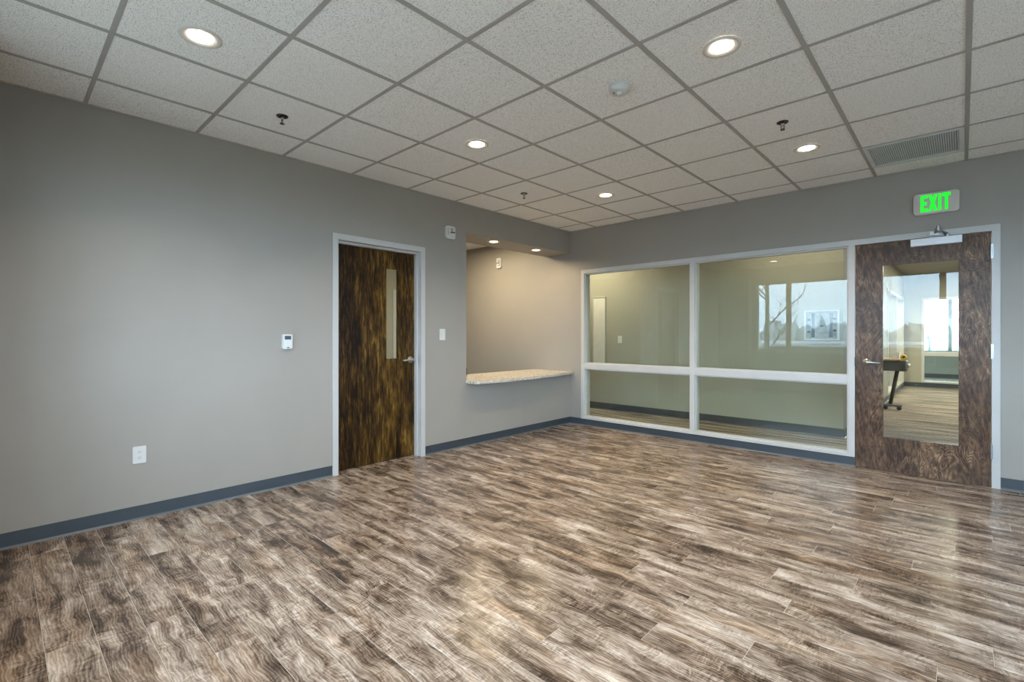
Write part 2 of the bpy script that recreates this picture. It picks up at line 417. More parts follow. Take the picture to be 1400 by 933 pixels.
# ceiling: slab, lay-in tiles, tees, wall angle
ce = S(bx('ceiling', M['slab'], (-0.12, RX, -6.05, 0.12, H+.03, H+.09)), 'suspended ceiling of speckled white lay-in tiles in a grid greyed to carry shading')
GX = [0.4458+i*0.6096 for i in range(11)]; GY = [-5.1889+j*0.6096 for j in range(-1, 9)]
TW = 0.0120
xs = [0.0]+GX+[RX]; ys = [YR]+GY+[0.0]
tile_cache = {}
for i in range(len(xs)-1):
    for j in range(len(ys)-1):
        x0, x1, y0, y1 = xs[i], xs[i+1], ys[j], ys[j+1]
        if x1-x0 < .03 or y1-y0 < .03: continue
        if i == 7-1 and j == 9+0 and False: continue
        if abs(x0-GX[5]) < .01 and abs(y0-GY[8]) < .01: continue      # the grille sits here
        k = (round(x1-x0, 4), round(y1-y0, 4))
        if k not in tile_cache:
            bm = bmn(); wx, wy = k; box(bm, -wx/2+.004, wx/2-.004, -wy/2+.004, wy/2-.004, 0.0, 0.015)
            bmesh.ops.recalc_face_normals(bm, faces=bm.faces)
            me = bpy.data.meshes.new('ceiling_tile'); bm.to_mesh(me); bm.free(); me.materials.append(M['tile']); tile_cache[k] = me
        o = bpy.data.objects.new('ceiling_tile', tile_cache[k]); COL.objects.link(o); o.parent = ce
        o.location = ((x0+x1)/2, (y0+y1)/2, H+0.004+random.uniform(-.0006, .0006))
for gx in GX: bx('main_tee', M['tee'], (gx-TW, gx+TW, YR, 0.0, H-.0005, H+.0038), ce)
for gy in GY:
    for i in range(len(xs)-1):
        a = xs[i]+(TW if i else 0); b = xs[i+1]-(TW if i < len(xs)-2 else 0)
        if b-a > .03: bx('cross_tee', M['tee'], (a, b, gy-TW*.9, gy+TW*.9, H, H+.0038), ce)
for nm, d in (('wall_angle', (0, .022, YP, 0, H-.001, H+.0036)), ('wall_angle', (.022, RX, -.022, 0, H-.001, H+.0036)), ('wall_angle', (RX-.022, RX, YR, -.022, H-.001, H+.0036)), ('wall_angle', (PIER, RX-.022, YR, YR+.022, H-.001, H+.0036))):
    bx(nm, M['angle'], d, ce)

# cove base
def cove(name, a, b, axis, pos, sgn, z1=0.094):
    """vinyl cove base; axis 0 runs along y on plane x=pos, axis 1 along x on plane y=pos; sgn points into the room"""
    o = S(bx(name, M['base'], (*sorted((pos, pos+sgn*.004)), a, b, 0.010, z1) if axis == 0 else (a, b, *sorted((pos, pos+sgn*.004)), 0.010, z1)))
    bm = bmn(); pr = [(0.0, 0.0), (0.014, 0.0), (0.0135, 0.0025), (0.008, 0.006), (0.0045, 0.013), (0.0, 0.013)]
    rows = []
    for t in (a, b):
        rows.append([bm.verts.new((pos+sgn*d, t, z)) if axis == 0 else bm.verts.new((t, pos+sgn*d, z)) for d, z in pr])
    n = len(pr)
    for i in range(n): bm.faces.new((rows[0][i], rows[0][(i+1) % n], rows[1][(i+1) % n], rows[1][i]))
    bm.faces.new(rows[0]); bm.faces.new(rows[1][::-1])
    mk('toe', bm, M['toe'], o)
    return o
cove('baseboard_left', YP, DY0, 0, 0.0, 1)
cove('baseboard_left', DY1, 0.0, 0, 0.0, 1)
cove('baseboard_back', 0.0, 3.336, 1, 0.0, -1)
cove('baseboard_back', 4.306, RX, 1, 0.0, -1)
cove('baseboard_right', YR, 0.0, 0, RX, -1)
cove('baseboard_rear', PIER, RX, 1, YR, 1)

# ------------------------------------------------------------------ window_1: glazed screen in the back wall, with the door frame
F0, F1 = -0.012, 0.132           # frame front / back
w1 = struct_empty('window_1', (0.197, 0, 0), 'white framed interior glazing of four panes beside the brown door')
def fr(name, x0, x1, z0, z1, par=w1): return bx(name, M['white'], (x0, x1, F0, F1, z0, z1), par, 0.0015)
fr('head_rail', 0.197, 4.306, 2.105, 2.158)
fr('jamb', 0.197, 0.249, 0.092, 2.105)
fr('mullion', 1.741, 1.796, 0.122, 2.105)
fr('jamb', 3.282, 3.334, 0.092, 2.105)
fr('jamb', 4.254, 4.306, 0.0, 2.105)
fr('bottom_rail', 0.249, 3.282, 0.092, 0.122)
fr('middle_rail', 0.249, 1.741, 0.787, 0.859)
fr('middle_rail', 1.796, 3.282, 0.787, 0.859)
GYP = 0.045
for a, b in ((0.249, 1.741), (1.796, 3.282)):
    for c, d in ((0.122, 0.787), (0.859, 2.105)):
        bm = bmn(); ring(bm, a, b, c, d, 0.014, 1, GYP-.032, GYP-.004); mk('glazing_stop', bm, M['white'], w1)
        bm = bmn(); ring(bm, a, b, c, d, 0.014, 1, GYP+.004, GYP+.032); mk('glazing_stop', bm, M['white'], w1)
        bx('pane', M['glass'], (a+.002, b-.002, GYP-.003, GYP+.003, c+.002, d-.002), w1)

# ------------------------------------------------------------------ door_1: brown door with a large glass lite
d1 = struct_empty('door_1', (3.338, 0, 0), 'curly brown wooden door with a large glass lite and lever handle')
LX0, LX1, LZ0, LZ1 = 3.533, 4.068, 0.302, 1.904
bm = panel([3.3385, LX0, LX1, 4.2505], [0.003, LZ0, LZ1, 2.101], [(LX0, LX1, LZ0, LZ1)], 1, -0.010, 0.035)
mk('door_leaf', bm, M['door_brown'], d1)
bm = bmn(); ring(bm, LX0, LX1, LZ0, LZ1, 0.012, 1, -0.0085, 0.004); mk('lite_bead', bm, M['door_brown'], d1)
bm = bmn(); ring(bm, LX0, LX1, LZ0, LZ1, 0.012, 1, 0.018, 0.034); mk('lite_bead', bm, M['door_brown'], d1)
bx('pane', M['glass'], (LX0+.001, LX1-.001, 0.006, 0.014, LZ0+.001, LZ1-.001), d1)
def lever(par, c, axis, sgn, tipdir, length=0.105):
    """round rose, spindle and lever on a door face. axis: face normal axis; sgn: outward; tipdir: along-wall direction"""
    hd = bpy.data.objects.new('lever_handle', None); COL.objects.link(hd); hd.parent = par; hd.location = Vector(c)-wpos(par)
    R = Matrix.Rotation(-PI/2*sgn, 4, 'Y').inverted() if axis == 0 else Matrix.Rotation(PI/2 if sgn < 0 else -PI/2, 4, 'X')
    T = Matrix.Translation(Vector(c)) @ R
    bm = bmn(); lathe(bm, [(0, 0), (0.033, 0), (0.033, .006), (0.029, .010), (0.014, .012), (0.0125, .030), (0.012, .040), (0, .040)], 28, T); mk('rose', bm, M['steel'], hd, True)
    bm = bmn(); n = Vector((sgn, 0, 0)) if axis == 0 else Vector((0, sgn, 0)); t = Vector((0, tipdir, 0)) if axis == 0 else Vector((tipdir, 0, 0))
    p0 = Vector(c)+n*.038
    tube(bm, [p0-t*.012, p0+t*.012, p0+t*length*.5-n*.002+Vector((0, 0, -.002)), p0+t*length*.9-n*.004+Vector((0, 0, -.004)), p0+t*length-n*.008+Vector((0, 0, -.004))], [.014, .0135, .0095, .009, .007], 12)
    mk('lever', bm, M['steel'], hd, True)
    bm = bmn(); lathe(bm, [(0, .0405), (.006, .0405), (.006, .044), (0, .044)], 14, T); mk('lock_cylinder', bm, M['dark'], hd)
lever(d1, (3.425, -0.010, 0.998), 1, -1, 1, 0.108)
bx('latch_plate', M['black_metal'], (3.3325, 3.3375, -0.0125, 0.02, 0.955, 1.040), d1)
for z0, z1 in ((1.877, 1.997), (1.055, 1.178), (0.237, 0.358)):
    hg = bpy.data.objects.new('hinge', None); COL.objects.link(hg); hg.parent = d1; hg.location = Vector((4.2525, -0.016, z0))-wpos(d1)
    bm = bmn(); tube(bm, [(4.2525, -0.019, z0), (4.2525, -0.019, z1)], 0.0075, 14); mk('knuckle', bm, M['steel'], hg, False)
    bx('hinge_leaf', M['steel'], (4.2525, 4.2665, -0.0150, -0.0122, z0+.003, z1-.003), hg)
# overhead closer on the leaf
dc = bpy.data.objects.new('door_closer', None); COL.objects.link(dc); dc.parent = d1; dc.location = Vector((3.91, -0.01, 2.03))-wpos(d1)
bx('closer_body', M['alu'], (3.745, 4.079, -0.062, -0.0102, 2.030, 2.094), dc, 0.004)
bx('arm_shoe', M['steel'], (3.868, 3.965, -0.030, -0.0122, 2.112, 2.150), dc, 0.003)
bm = bmn(); tube(bm, [(3.985, -0.040, 2.094), (3.985, -0.040, 2.118)], .016, 14); mk('pivot', bm, M['steel'], dc)
bm = bmn(); tube(bm, [(3.985, -0.040, 2.116), (3.955, -0.110, 2.126), (3.93, -0.165, 2.140)], [.011, .009, .009], 10); mk('arm', bm, M['steel'], dc, True)
bm = bmn(); tube(bm, [(3.93, -0.165, 2.146), (3.91, -0.10, 2.150), (3.905, -0.024, 2.136)], [.010, .008, .009], 10); mk('arm', bm, M['steel'], dc, True)
bm = bmn(); tube(bm, [(3.93, -0.165, 2.130), (3.93, -0.165, 2.172)], .011, 14); mk('elbow', bm, M['steel'], dc)

# ------------------------------------------------------------------ door_2: dark door with a narrow vision lite in the left wall
d2 = struct_empty('door_2', (0, -3.04, 0), 'dark stained flush wooden door with a narrow vision lite and white frame')
bm = panel([DY0, DY0+.052, DY1-.052, DY1], [0.0, 2.107, 2.160], [(DY0+.052, DY1-.052, -1, 2.107)], 0, 0.013, -0.133)
mk('door_frame', bm, M['white'], d2)
# rebate stop of the frame behind the leaf
JY0, JY1 = DY0+.052, DY1-.052
VY0, VY1, VZ0, VZ1 = -2.950, -2.795, 1.007, 1.918
DX = -0.085
bm = panel([JY0+.003, VY0, VY1, JY1-.003], [0.008, VZ0, VZ1, 2.104], [(VY0, VY1, VZ0, VZ1)], 0, DX, DX-.044)
mk('door_leaf', bm, M['door_dark'], d2)
bm = panel([JY0, JY0+.016, JY1-.016, JY1], [0.0, 2.086, 2.107], [(JY0+.016, JY1-.016, -1, 2.086)], 0, -0.045, DX+.001)
mk('frame_stop', bm, M['white'], d2)
bm = bmn(); ring(bm, VY0, VY1, VZ0, VZ1, 0.010, 0, DX+.004, DX-.012); mk('lite_bead', bm, M['door_dark'], d2)
bx('pane', M['glass'], (DX-.026, DX-.020, VY0+.001, VY1-.001, VZ0+.001, VZ1-.001), d2)
lever(d2, (DX, -2.655, 0.998), 0, 1, -1, 0.108)
bx('strike_plate', M['steel'], (-0.045, -0.012, JY1-.0015, JY1-.0002, 0.955, 1.04), d2)

bx('underdoor_strip', M['plank'], (-0.128, -0.001, JY0, JY1, -0.004, 0.0005), d2)
bx('underdoor_strip', M['cart'], (3.334, 4.254, 0.0005, 0.12, -0.004, 0.0005), d1)  # dark strip put in for the shaded gap under the door
# ------------------------------------------------------------------ window_2: strip window behind the camera
w2 = struct_empty('window_2', (0.8, YR, 0.93), 'strip window behind the viewer, seen mirrored in the glass')
WF0, WF1 = YR-.10, YR-.03
mull = [1.365, 2.60, 3.825, 5.08]
bx('sill', M['white'], (0.73, 6.47, YR-.15, YR+.03, 0.875, 0.9002), w2, 0.003)
bx('head_rail', M['wall_hall'], (0.745, 6.45, WF0, WF1, 2.360, 2.395), w2)
bx('bottom_rail', M['white'], (0.745, 6.45, WF0, WF1, 0.9002, 0.930), w2)
edges = [0.745]+mull+[6.45]
for x in mull: bx('mullion', M['wall_hall'], (x-.045, x+.045, WF0, WF1, 0.930, 2.360), w2)
bx('jamb', M['white'], (0.745, 0.77, WF0, WF1, 0.930, 2.360), w2); bx('jamb', M['white'], (6.42, 6.45, WF0, WF1, 0.930, 2.360), w2)
for a, b in zip(edges, edges[1:]):
    a2 = a+(.045 if a > .81 else .025); b2 = b-(.045 if b < 6.4 else .03)
    bx('pane', M['glass_out'], (a2, b2, YR-.068, YR-.062, 0.930, 2.360), w2)

w6 = struct_empty('added_window_6', (RX, -5.3, 0.93), 'unseen side strip window in the right wall, added for more daylight')  # unseen window, added to bring in more daylight from the side
bm = panel([-5.3, -5.26, -4.08, -3.99, -2.81, -2.72, -1.54, -1.5], [0.93, 0.97, 2.295, 2.335], [(-5.26, -4.08, .97, 2.295), (-3.99, -2.81, .97, 2.295), (-2.72, -1.54, .97, 2.295)], 0, RX+.03, RX+.10); mk('window_frame', bm, M['wall_hall'], w6)
for a, b in ((-5.26, -4.08), (-3.99, -2.81), (-2.72, -1.54)): bx('pane', M['glass_out'], (RX+.062, RX+.068, a, b, .97, 2.295), w6)

# ------------------------------------------------------------------ reception behind the left wall
RL = -3.2
S(bx('floor_reception', M['carpet'], (RL, -0.12, -5.2, 0.0, -0.06, -0.0005)))
S(bx('wall_reception', M['wall_hall'], (RL-.12, RL, -5.2, 0.0, 0, H+.1)))
S(bx('wall_reception_end', M['wall_hall'], (RL, -0.12, -5.32, -5.2, 0, H+.1)))
cr = S(bx('ceiling_reception', M['tile'], (RL, -0.44, -5.2, 0.0, H+.01, H+.09)))
for yy in (-0.9, -1.51, -2.12): bx('cross_tee', M['tee'], (RL, -0.44, yy-.012, yy+.012, H+.006, H+.0101), cr)
for xx in (-1.05, -1.66, -2.27): bx('main_tee', M['tee'], (xx-.012, xx+.012, -5.2, 0, H+.005, H+.0101), cr)
# white door frame seen through the vision lite
d3 = struct_empty('door_3', (RL, -0.45, 0))
bm = panel([-0.845, -0.785, -0.10, -0.04], [0, 1.99, 2.05], [(-0.785, -0.10, -1, 1.99)], 0, RL+.02, RL+.0005); mk('door_frame', bm, M['white'], d3)
bx('door_leaf', M['mirrorpanel'], (RL+.0005, RL+.012, -0.783, -0.102, 0.01, 1.988), d3)

# granite transaction counter: bowed front, lies on the half wall
ct = thing('countertop', 'speckled granite countertop with bowed front edge in the reception opening', 'countertop', (-0.3, -1.0, CZ-.031))
y0c, y1c = -1.976, -0.002
ctl = [(0.150, -1.972), (0.176, -1.960), (0.192, -1.93), (0.204, -1.75), (0.212, -1.5), (0.213, -1.25), (0.205, -1.0), (0.186, -0.75), (0.157, -0.5), (0.113, -0.25), (0.055, y1c)]
poly = [(-0.655, y1c), (-0.655, OY+.001), (-0.121, OY+.001), (0.0015, OY+.001), (0.002, y0c)] + ctl
bm = bmn(); prism(bm, poly, CZ-.031, CZ)
bmesh.ops.bevel(bm, geom=[e for e in bm.edges if abs(e.verts[0].co.z-e.verts[1].co.z) < 1e-6 and len(e.link_faces) == 2], offset=0.004, segments=2, affect='EDGES')
mk('slab', bm, M['granite'], ct)
bb = thing('desk_box', 'small black box standing on the reception counter behind the left jamb', 'box', (-0.60, -1.51, CZ))
bx('case', M['dark'], (-0.635, -0.565, -1.57, -1.445, CZ+.0005, CZ+.085), bb, 0.004)
bx('cap', M['screen'], (-0.63, -0.57, -1.565, -1.45, CZ+.085, CZ+.092), bb, 0.002)

# ------------------------------------------------------------------ ceiling fixtures
def downlight(loc, label, r=0.092, lens='lens', group=None):
    o = thing('downlight', label, 'ceiling light', loc, group)
    z = loc[2]
    bm = bmn(); lathe(bm, [(r*.61, z-.001), (r*.63, z-.004), (r*.9, z-.0085), (r, z-.0065), (r*1.01, z-.001)], 48, Matrix.Translation((loc[0], loc[1], 0))); mk('trim_ring', bm, M['trim_ring'], o, True)
    bm = bmn(); lathe(bm, [(0, z-.0022), (r*.615, z-.0022), (r*.615, z-.0008), (0, z-.0008)], 40, Matrix.Translation((loc[0], loc[1], 0))); mk('lens', bm, M[lens], o)
    return o
def downlight_lamp(loc, r, power, spread, color):
    l = bpy.data.lights.new('downlight_lamp', 'AREA'); l.shape = 'DISK'; l.size = 2*r; l.energy = power; l.color = color; l.spread = math.radians(spread)
    o = bpy.data.objects.new('downlight_lamp', l); COL.objects.link(o); o.location = (loc[0], loc[1], loc[2]-.0032); return o
ZC = H+.0035
dl = downlight((1.335, -4.885, ZC), 'round lit downlight nearest the camera, above the left wall by the photo edge')
for x, y, lb in ((1.348, -3.045, 'round lit downlight in the ceiling in front of the dark door'),
                 (1.343, -1.206, 'small round lit downlight farthest back, nearest the room corner'),
                 (3.182, -3.046, 'round lit downlight right of the smoke detector'),
                 (3.186, -1.222, 'round lit downlight left of the ceiling air grille'),
                 (3.182, -4.885, 'round lit downlight above the top edge of the photo')):
    copy_tree(dl, (x, y, ZC), lb)
for o in [o for o in COL.objects if o.name.startswith('downlight') and o.type == 'EMPTY']:
    o['group'] = 'round downlights in the tiled ceiling'; downlight_lamp(o.location, .055, PDOWN, 130, WARM)
sd = downlight((-0.16, -1.37, HZ), 'left of two small downlights under the reception header', 0.075, 'lens2', 'small downlights under the reception header')
copy_tree(sd, (-0.155, -0.565, HZ), 'right of two small downlights under the reception header')
for yy in (-1.37, -0.565): downlight_lamp((-0.158, yy, HZ), .045, PSOFF, 165, (1.0, 0.80, 0.52))

def sprinkler(x, y, label):
    o = thing('sprinkler', label, 'sprinkler', (x, y, ZC), 'dark pendent sprinklers in the ceiling')
    T = Matrix.Translation((x, y, ZC))
    bm = bmn(); lathe(bm, [(0.012, -.0005), (.014, -.004), (.034, -.006), (.037, -.003), (.037, -.0004)], 28, T); mk('escutcheon', bm, M['black_metal'], o, True)
    bm = bmn(); lathe(bm, [(0, -.002), (.011, -.002), (.010, -.022), (.007, -.024), (0, -.024)], 16, T); mk('body', bm, M['steel'], o, True)
    bm = bmn(); tube(bm, [(x-.007, y, ZC-.02), (x-.011, y, ZC-.036), (x-.002, y, ZC-.052)], .0028, 8); mk('frame_arm', bm, M['black_metal'], o)
    bm = bmn(); tube(bm, [(x+.007, y, ZC-.02), (x+.011, y, ZC-.036), (x+.002, y, ZC-.052)], .0028, 8); mk('frame_arm', bm, M['black_metal'], o)
    bm = bmn(); lathe(bm, [(0, -.050), (.015, -.051), (.015, -.054), (0, -.055)], 20, T); mk('deflector', bm, M['black_metal'], o)
    return o
sp = sprinkler(0.742, -4.262, 'dark sprinkler nearest the camera above the left wall')
copy_tree(sp, (3.172, -1.862, ZC), 'dark sprinkler between the smoke detector and the air grille')
copy_tree(sp, (0.757, -1.835, ZC), 'dark sprinkler farthest back, above the reception opening')

sm = thing('smoke_detector', 'round off-white smoke detector on a ceiling tile', 'smoke detector', (2.600, -3.06, ZC))
T = Matrix.Translation((2.600, -3.06, ZC))
bm = bmn(); lathe(bm, [(0, -.0003), (.062, -.0003), (.063, -.012), (.0, -.012)], 40, T); mk('base', bm, M['plastic'], sm)
bm = bmn(); lathe(bm, [(.060, -.0125), (.060, -.028), (.054, -.038), (.040, -.042), (0, -.043)], 40, T); mk('cover', bm, M['plastic'], sm, True)
bm = bmn(); lathe(bm, [(0, -.0425), (.020, -.0425), (.017, -.055), (0, -.057)], 24, T); mk('sensor_cap', bm, M['plastic'], sm, True)
bm = bmn(); lathe(bm, [(0, -.042), (.005, -.042), (.004, -.0475), (0, -.048)], 12, Matrix.Translation((2.578, -3.085, ZC))); mk('indicator', bm, M['dark'], sm)

vg = thing('air_grille', 'square grey slatted air grille in the ceiling above the exit sign', 'vent', (3.80, -0.617, H))
VX0, VX1, VY_0, VY_1 = GX[5]+TW, GX[6]-TW, GY[8]+TW, GY[9]-TW
bm = bmn(); ring(bm, VX0, VX1, VY_0, VY_1, 0.030, 1, 0, 1); bm.free()
bm = bmn()
us = [VX0, VX0+.03, VX1-.03, VX1]; vs = [VY_0, VY_0+.03, VY_1-.03, VY_1]
t = panel(us, vs, [(us[1], us[2], vs[1], vs[2])], 1, H-.004, H+.006)
for v in t.verts: v.co = Vector((v.co.x, v.co.z, v.co.y))
mk('frame', t, M['louver'], vg)
bx('duct_plate', M['grille_back'], (us[1]-.01, us[2]+.01, vs[1]-.01, vs[2]+.01, H+.016, H+.02), vg)
n = 40
for k in range(n):
    xx = us[1]+(k+.5)*(us[2]-us[1])/n
    bm = bmn(); vv = box(bm, -.0048, .0048, vs[1]-.004, vs[2]+.004, -.0006, .0006)
    bmesh.ops.rotate(bm, cent=(0, 0, 0), matrix=Matrix.Rotation(-0.45, 3, 'Y'), verts=vv)
    bmesh.ops.translate(bm, vec=(xx, 0, H+.002), verts=vv); mk('slat', bm, M['louver'], vg)

# ------------------------------------------------------------------ wall devices
GLY = {'E': [[(0, 0), (1, 0), (1, .18), (.38, .18), (.38, .41), (.85, .41), (.85, .59), (.38, .59), (.38, .82), (1, .82), (1, 1), (0, 1)]],
       'X': [[(0, 0), (.36, 0), (.5, .30), (.64, 0), (1, 0), (.69, .5), (1, 1), (.64, 1), (.5, .70), (.36, 1), (0, 1), (.31, .5)]],
       'I': [[(.28, 0), (.72, 0), (.72, 1), (.28, 1)]],
       'T': [[(.32, 0), (.68, 0), (.68, .82), (1, .82), (1, 1), (0, 1), (0, .82), (.32, .82)]],
       'F': [[(0, 0), (.36, 0), (.36, .41), (.85, .41), (.85, .59), (.36, .59), (.36, .82), (1, .82), (1, 1), (0, 1)]],
       'R': [[(0, 0), (.32, 0), (.32, .40), (.45, .40), (.66, 0), (1, 0), (.74, .43), (1, .6), (1, .85), (.82, 1), (0, 1)]]}
def glyph(bm, ch, w_, h_, d, mat):
    for poly in GLY[ch]: prism(bm, [(x*w_, y_*h_) for x, y_ in poly], 0, d, mat)
def face_back(x, z, y=0.0):      # local (u right, v up, w out of wall) for a wall seen looking +y
    return Matrix(((1, 0, 0, x), (0, 0, -1, y), (0, 1, 0, z), (0, 0, 0, 1)))
def face_left(yc, z, x=0.0):     # wall x=0 seen looking -x: u runs along +y
    return Matrix(((0, 0, 1, x), (1, 0, 0, yc), (0, 1, 0, z), (0, 0, 0, 1)))

ex = thing('exit_sign', 'white exit sign with glowing green letters above the brown door', 'sign', (3.913, 0, 2.305))
F = face_back(3.913, 2.395)
bm = bmn(); prism(bm, rrect(0.300, 0.182, 0.026), 0.0005, 0.040, F); bmesh.ops.bevel(bm, geom=[e for e in bm.edges if e.calc_length() < .3 and all(v.co.y < -.03 for v in e.verts)], offset=.003, segments=1, affect='EDGES'); mk('housing', bm, M['exit_plate'], ex)
lx = -0.101
for ch, wd in (('E', .048), ('X', .058), ('I', .040), ('T', .052)):
    bm = bmn(); glyph(bm, ch, wd, .142, .004, face_back(3.913+lx, 2.326, -0.0402)); mk('letter', bm, M['exit'], ex); lx += wd+(-.004 if ch in 'XI' else .004)

def strobe(F, base, label, w_=0.122, h_=0.136):
    o = thing('fire_strobe', label, 'alarm', base, 'white fire alarm strobes')
    bm = bmn(); prism(bm, rrect(w_, h_, .020), .0005, .030, F); mk('housing', bm, M['plastic'], o)
    bm = bmn(); prism(bm, rrect(.052, .036, .006), .0302, .052, F @ Matrix.Translation((.016, -.022, 0))); mk('flash_lens', bm, M['alu'], o)
    bm = bmn(); prism(bm, rrect(.046, .012, .003), .0302, .056, F @ Matrix.Translation((.012, -.004, 0))); mk('reflector', bm, M['dark'], o)
    for k in range(3):
        bm = bmn(); prism(bm, rrect(.040-.006*k, .005, .0024, 2), .0302, .0312, F @ Matrix.Translation((.012, .040-.012*k, 0))); mk('sound_slot', bm, M['dark'], o)
    for k, ch in enumerate('FIRE'):
        bm = bmn(); glyph(bm, ch, .010, .013, .0006, F @ Matrix.Translation((-.044, .026-.018*k, .0302))); mk('letter', bm, M['print'], o)
    return o
strobe(face_left(-2.207, 2.366), (0, -2.207, 2.298), 'white fire alarm strobe high on the left wall beside the dark door')
st2 = strobe(face_back(-1.402, 2.419), (-1.402, 0, 2.35), 'white fire alarm strobe seen through the reception opening', 0.10, 0.165)

def switch(F, base, label):
    o = thing('light_switch', label, 'switch', base, 'white light switches')
    bm = bmn(); prism(bm, rrect(.075, .120, .006), .0004, .006, F); mk('plate', bm, M['plastic'], o)
    bm = bmn(); prism(bm, rrect(.034, .068, .003), .0062, .0085, F); mk('rocker', bm, M['plastic'], o)
    for s in (-1, 1):
        bm = bmn(); prism(bm, rrect(.006, .006, .0029, 3), .0062, .0068, F @ Matrix.Translation((0, .050*s, 0))); mk('screw', bm, M['alu'], o)
    return o
switch(face_left(-2.306, 1.258), (0, -2.306, 1.20), 'white light switch on the left wall between the dark door and reception opening')

th = thing('thermostat', 'white wall thermostat with small dark screen left of the dark door', 'thermostat', (0, -3.937, 1.137))
F = face_left(-3.937, 1.197)
bm = bmn(); prism(bm, rrect(.080, .120, .010), .0004, .024, F); mk('housing', bm, M['plastic'], th)
bm = bmn(); prism(bm, rrect(.050, .030, .002), .0242, .0252, F @ Matrix.Translation((.002, .032, 0))); mk('screen', bm, M['screen'], th)
for u in (-.018, .020):
    for v in (-.002, -.022):
        bm = bmn(); prism(bm, rrect(.013, .008, .003), .0242, .0262, F @ Matrix.Translation((u, v, 0))); mk('button', bm, M['alu'], th)
bm = bmn(); prism(bm, rrect(.020, .007, .0034), .0242, .0250, F @ Matrix.Translation((.004, -.049, 0))); mk('badge', bm, M['print'], th)

ou = thing('wall_outlet', 'white duplex power outlet low on the left wall', 'outlet', (0, -4.911, 0.381))
F = face_left(-4.911, 0.438)
bm = bmn(); prism(bm, rrect(.073, .115, .005), .0004, .006, F); mk('plate', bm, M['plastic'], ou)
for s in (-1, 1):
    rc = None
    bm = bmn(); prism(bm, rrect(.034, .028, .011), .0062, .0080, F @ Matrix.Translation((0, .0195*s, 0))); rc = mk('receptacle', bm, M['plastic'], ou)
    for u in (-.006, .006):
        bm = bmn(); prism(bm, rrect(.0024, .008, .0008, 1), .0081, .0084, F @ Matrix.Translation((u, .0195*s+.003, 0))); mk('slot', bm, M['dark'], rc)
    bm = bmn(); prism(bm, rrect(.005, .005, .0024, 3), .0081, .0084, F @ Matrix.Translation((0, .0195*s-.007, 0))); mk('slot', bm, M['dark'], rc)
bm = bmn(); prism(bm, rrect(.005, .005, .0024, 3), .0062, .0072, F); mk('screw', bm, M['alu'], ou)

# ------------------------------------------------------------------ hallway and lobby beyond the glass
HY = 1.42; LXW = 3.03
S(bx('floor_hallway', M['carpet'], (-3.2, 8.0, 0.12, 13.4, -0.06, -0.0005)))
S(bx('ceiling_hallway', M['slab'], (-3.2, 8.0, 0.12, 13.4, H, H+.09)))
S(bx('wall_hallway', M['wall_hall'], (-3.2, LXW, HY, HY+.12, 0, H)))
S(bx('wall_hallway_end', M['wall_hall'], (-3.32, -3.2, 0.12, HY+.12, 0, H+.09)))
S(bx('wall_lobby_right', M['wall_hall'], (8.0, 8.12, 0.12, 13.4, 0, H+.09)))
cove('baseboard_hallway', -3.2, LXW, 1, HY, -1, 0.115)
S(mk('wall_lobby_left', panel([HY+.12, 6.05, 9.5, 9.6], [0, .10, 2.15, H], [(6.05, 9.5, .10, 2.15)], 0, LXW, LXW-.12), M['wall_hall']))
cove('baseboard_lobby_left', HY, 9.6, 0, LXW, 1, 0.10)
w3 = struct_empty('window_3', (LXW, 6.05, .1), 'white framed side glazing along the lobby seen through the door')
bm = panel([6.05, 6.11, 7.75, 7.81, 9.44, 9.5], [.10, .14, 2.09, 2.15], [(6.11, 7.75, .14, 2.09), (7.81, 9.44, .14, 2.09)], 0, LXW+.012, LXW-.132); mk('window_frame', bm, M['white'], w3)
for a, b in ((6.11, 7.75), (7.81, 9.44)): bx('pane', M['glass'], (LXW-.06, LXW-.054, a, b, .14, 2.09), w3)
S(bx('wall_office', M['wall_hall'], (0.5, 0.62, HY+.12, 9.6, 0, H)))
S(mk('wall_lobby_far', panel([0.62, 3.36, 5.6, 8.0], [0, .12, 2.15, H], [(3.36, 5.6, .12, 2.15)], 1, 9.6, 9.72), M['wall_hall']))
cove('baseboard_lobby_far', LXW, 8.0, 1, 9.6, -1, 0.115)
w4 = struct_empty('window_4', (3.36, 9.6, .12), 'glazed screen at the far end of the lobby')
bm = panel([3.36, 3.41, 4.50, 4.55, 5.55, 5.6], [.12, .16, .76, .86, 2.10, 2.15], [(a, b, c, d) for a, b in ((3.41, 4.50), (4.55, 5.55)) for c, d in ((.16, .76), (.86, 2.10))], 1, 9.588, 9.732); mk('window_frame', bm, M['white'], w4)
for a, b in ((3.41, 4.50), (4.55, 5.55)):
    for c, d in ((.16, .76), (.86, 2.10)): bx('pane', M['glass'], (a, b, 9.65, 9.656, c, d), w4)
S(mk('wall_far_exterior', panel([0.5, 2.95, 8.0], [0, .76, 2.40, H+.09], [(2.95, 8.0, .76, 2.40)], 1, 13.4, 13.55), M['wall_hall']))
cove('baseboard_far', 0.62, 8.0, 1, 13.4, -1, 0.115)
w5 = struct_empty('window_5', (2.95, 13.4, .76), 'bright outside window far beyond the lobby')
bm = panel([2.95, 3.01, 3.775, 3.857, 5.6, 5.68, 7.94, 8.0], [.76, .80, 2.36, 2.40], [(3.01, 3.775, .8, 2.36), (3.857, 5.6, .8, 2.36), (5.68, 7.94, .8, 2.36)], 1, 13.44, 13.52); mk('window_frame', bm, M['wall_hall'], w5)
for a, b in ((3.01, 3.775), (3.857, 5.6), (5.68, 7.94)): bx('pane', M['glass_out'], (a, b, 13.477, 13.483, .8, 2.36), w5)
